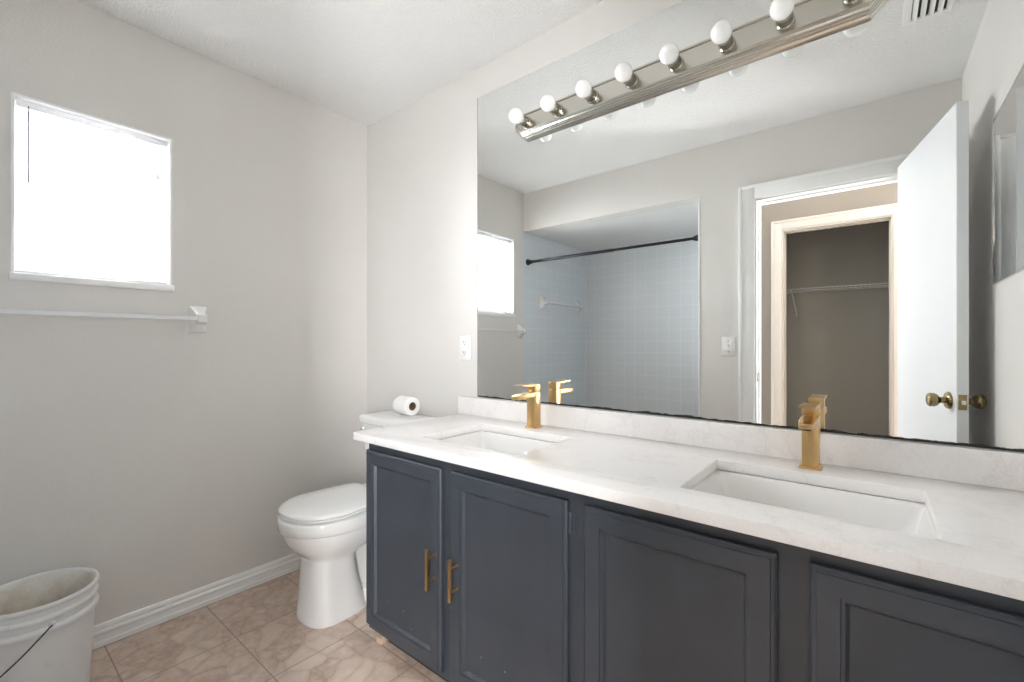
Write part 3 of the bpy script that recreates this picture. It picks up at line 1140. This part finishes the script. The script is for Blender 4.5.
tube(bm, [(0.017, -bh + 0.030, -0.034), (0.020, -bh + 0.030, -0.29)], 0.0032, 8)
tube(bm, [(0.014, -bh + 0.030, -0.016), (0.0165, -bh + 0.030, -0.036)], 0.0014, 6)
obj('tilt_wand', bm, 'wand', bl)
bm = B()
tube(bm, [(0.015, bh - 0.033, -0.02), (0.017, bh - 0.033, -0.150)], 0.0011, 6)
obj('lift_cord', bm, 'slat', bl)
bm = B()
lathe(bm, [(0, -0.022), (0.0055, -0.022), (0.006, -0.018), (0.0025, 0.0), (0, 0.001)], 14, Matrix.Translation((0.017, bh - 0.033, -0.148)))
obj('cord_tassel', bm, 'wand', bl)

# ------------------------------------------------------------------ outlet and switch
ou = thing('wall_outlet', 'white duplex outlet on the wall left of the mirror', 'outlet', (0.8145, 0, 1.141))
bm = B()
box(bm, -0.036, 0.036, -0.006, -0.0002, -0.058, 0.058, 0.003)
obj('plate', bm, 'plastic', ou)
for z in (-0.0235, 0.0235):
    bm = B()
    box(bm, -0.0165, 0.0165, -0.0085, -0.005, z - 0.0145, z + 0.0145, 0.002)
    r = obj('receptacle', bm, 'plastic', ou)
    bm = B()
    box(bm, -0.0075, -0.0055, -0.0092, -0.0080, z - 0.001, z + 0.008)
    box(bm, 0.0055, 0.0075, -0.0092, -0.0080, z, z + 0.007)
    lathe(bm, [(0, 0), (0.0026, 0), (0.0026, 0.0012), (0, 0.0012)], 12, Matrix.Translation((0, -0.0080, z - 0.0075)) @ Matrix.Rotation(PI / 2, 4, 'X'))
    obj('slot', bm, 'dark', r)
bm = B()
lathe(bm, [(0, 0), (0.003, 0), (0.0025, 0.0012), (0, 0.0012)], 12, Matrix.Translation((0, -0.006, 0)) @ Matrix.Rotation(PI / 2, 4, 'X'))
obj('screw', bm, 'plastic', ou)

sw = thing('light_switch', 'white toggle light switch beside the doorway casing', 'light switch', (1.6155, YB, 1.145))
bm = B()
box(bm, -0.039, 0.039, 0.0002, 0.006, -0.060, 0.060, 0.003)
obj('plate', bm, 'plastic', sw)
bm = B()
box(bm, -0.009, 0.009, 0.005, 0.0075, -0.016, 0.016, 0.001)
lever = Matrix.Translation((0, 0.007, 0.003)) @ Matrix.Rotation(math.radians(25), 4, 'X')
box(bm, -0.005, 0.005, 0.0, 0.016, -0.005, 0.005, 0.001, 2, lever)
obj('toggle', bm, 'plastic', sw)
for z in (-0.032, 0.032):
    bm = B()
    lathe(bm, [(0, 0), (0.003, 0), (0.0025, 0.0012), (0, 0.0012)], 12, Matrix.Translation((0, 0.006, z)) @ Matrix.Rotation(-PI / 2, 4, 'X'))
    obj('screw', bm, 'dark', sw)

# ------------------------------------------------------------------ mirrored cabinet on the right wall
mc = thing('medicine_cabinet', 'mirrored medicine cabinet with thin chrome edge on the right wall', 'cabinet', (XR, -0.53, 1.369))
hy, hh = 0.258, 0.58
bm = B()
box(bm, -0.005, -0.0005, -hy + 0.002, hy - 0.002, 0.002, hh - 0.002)
obj('mirror_panel', bm, 'mirror_plain', mc)
bm = B()
grid_slab(bm, [-hy, -hy + 0.004, hy - 0.004, hy], [0, 0.008, hh - 0.004, hh], -0.008, -0.0005, lambda i, j: i == 1 and j == 1, lambda u, v, q: Vector((q, u, v)))
bevel_sharp(bm, 0.001, 1)
obj('edge_frame', bm, 'chrome', mc)

# ------------------------------------------------------------------ ceiling vent
ve = thing('ceiling_vent', 'white louvred air vent in the ceiling', 'vent', (2.480, -0.72, H))
vx, vy = 0.074, 0.153
bm = B()
box(bm, -vx + 0.004, vx - 0.004, -vy + 0.004, vy - 0.004, -0.003, -0.0005)
obj('duct_shade_sheet', bm, 'slot_dark', ve)  # flat sheet coloured dark as the shade behind the louvres
bm = B()
grid_slab(bm, [-vx, -vx + 0.026, vx - 0.014, vx], [-vy, -vy + 0.02, vy - 0.02, vy], -0.011, -0.0005, lambda i, j: i == 1 and j == 1, lambda u, v, q: Vector((u, v, q)))
bevel_sharp(bm, 0.003, 2)
obj('frame', bm, 'trim', ve)
for k in range(5):
    x = -vx + 0.030 + k * 0.0245
    bm = B()
    box(bm, -0.0085, 0.0085, -vy + 0.018, vy - 0.018, -0.0008, 0.0008, 0.0, 1, Matrix.Translation((x + 0.006, 0, -0.0085)) @ Matrix.Rotation(math.radians(28), 4, 'Y'))
    obj('louvre', bm, 'trim', ve)

# ------------------------------------------------------------------ closet wire shelf
ws = thing('wire_shelf', 'white wire shelf along the closet back wall', 'shelf', (2.17, -3.2, 1.62))
bm = B()
for yy, zz in ((0.30, 0.0), (0.15, -0.002), (0.006, 0.0)):
    tube(bm, [(-0.626, yy, zz), (0.626, yy, zz)], 0.0025, 8)
obj('long_wire', bm, 'wire_coat', ws)
bm = B()
for k in range(42):
    x = -0.615 + k * 0.03
    tube(bm, [(x, 0.005, 0.004), (x, 0.30, 0.004)], 0.0013, 5)
obj('cross_wire', bm, 'wire_coat', ws)
for x in (-0.385, 0.45):
    bm = B()
    tube(bm, [(x, 0.27, -0.004), (x + 0.01, 0.012, -0.19), (x + 0.01, 0.003, -0.215)], 0.0045, 8)
    obj('brace', bm, 'wire_coat', ws)
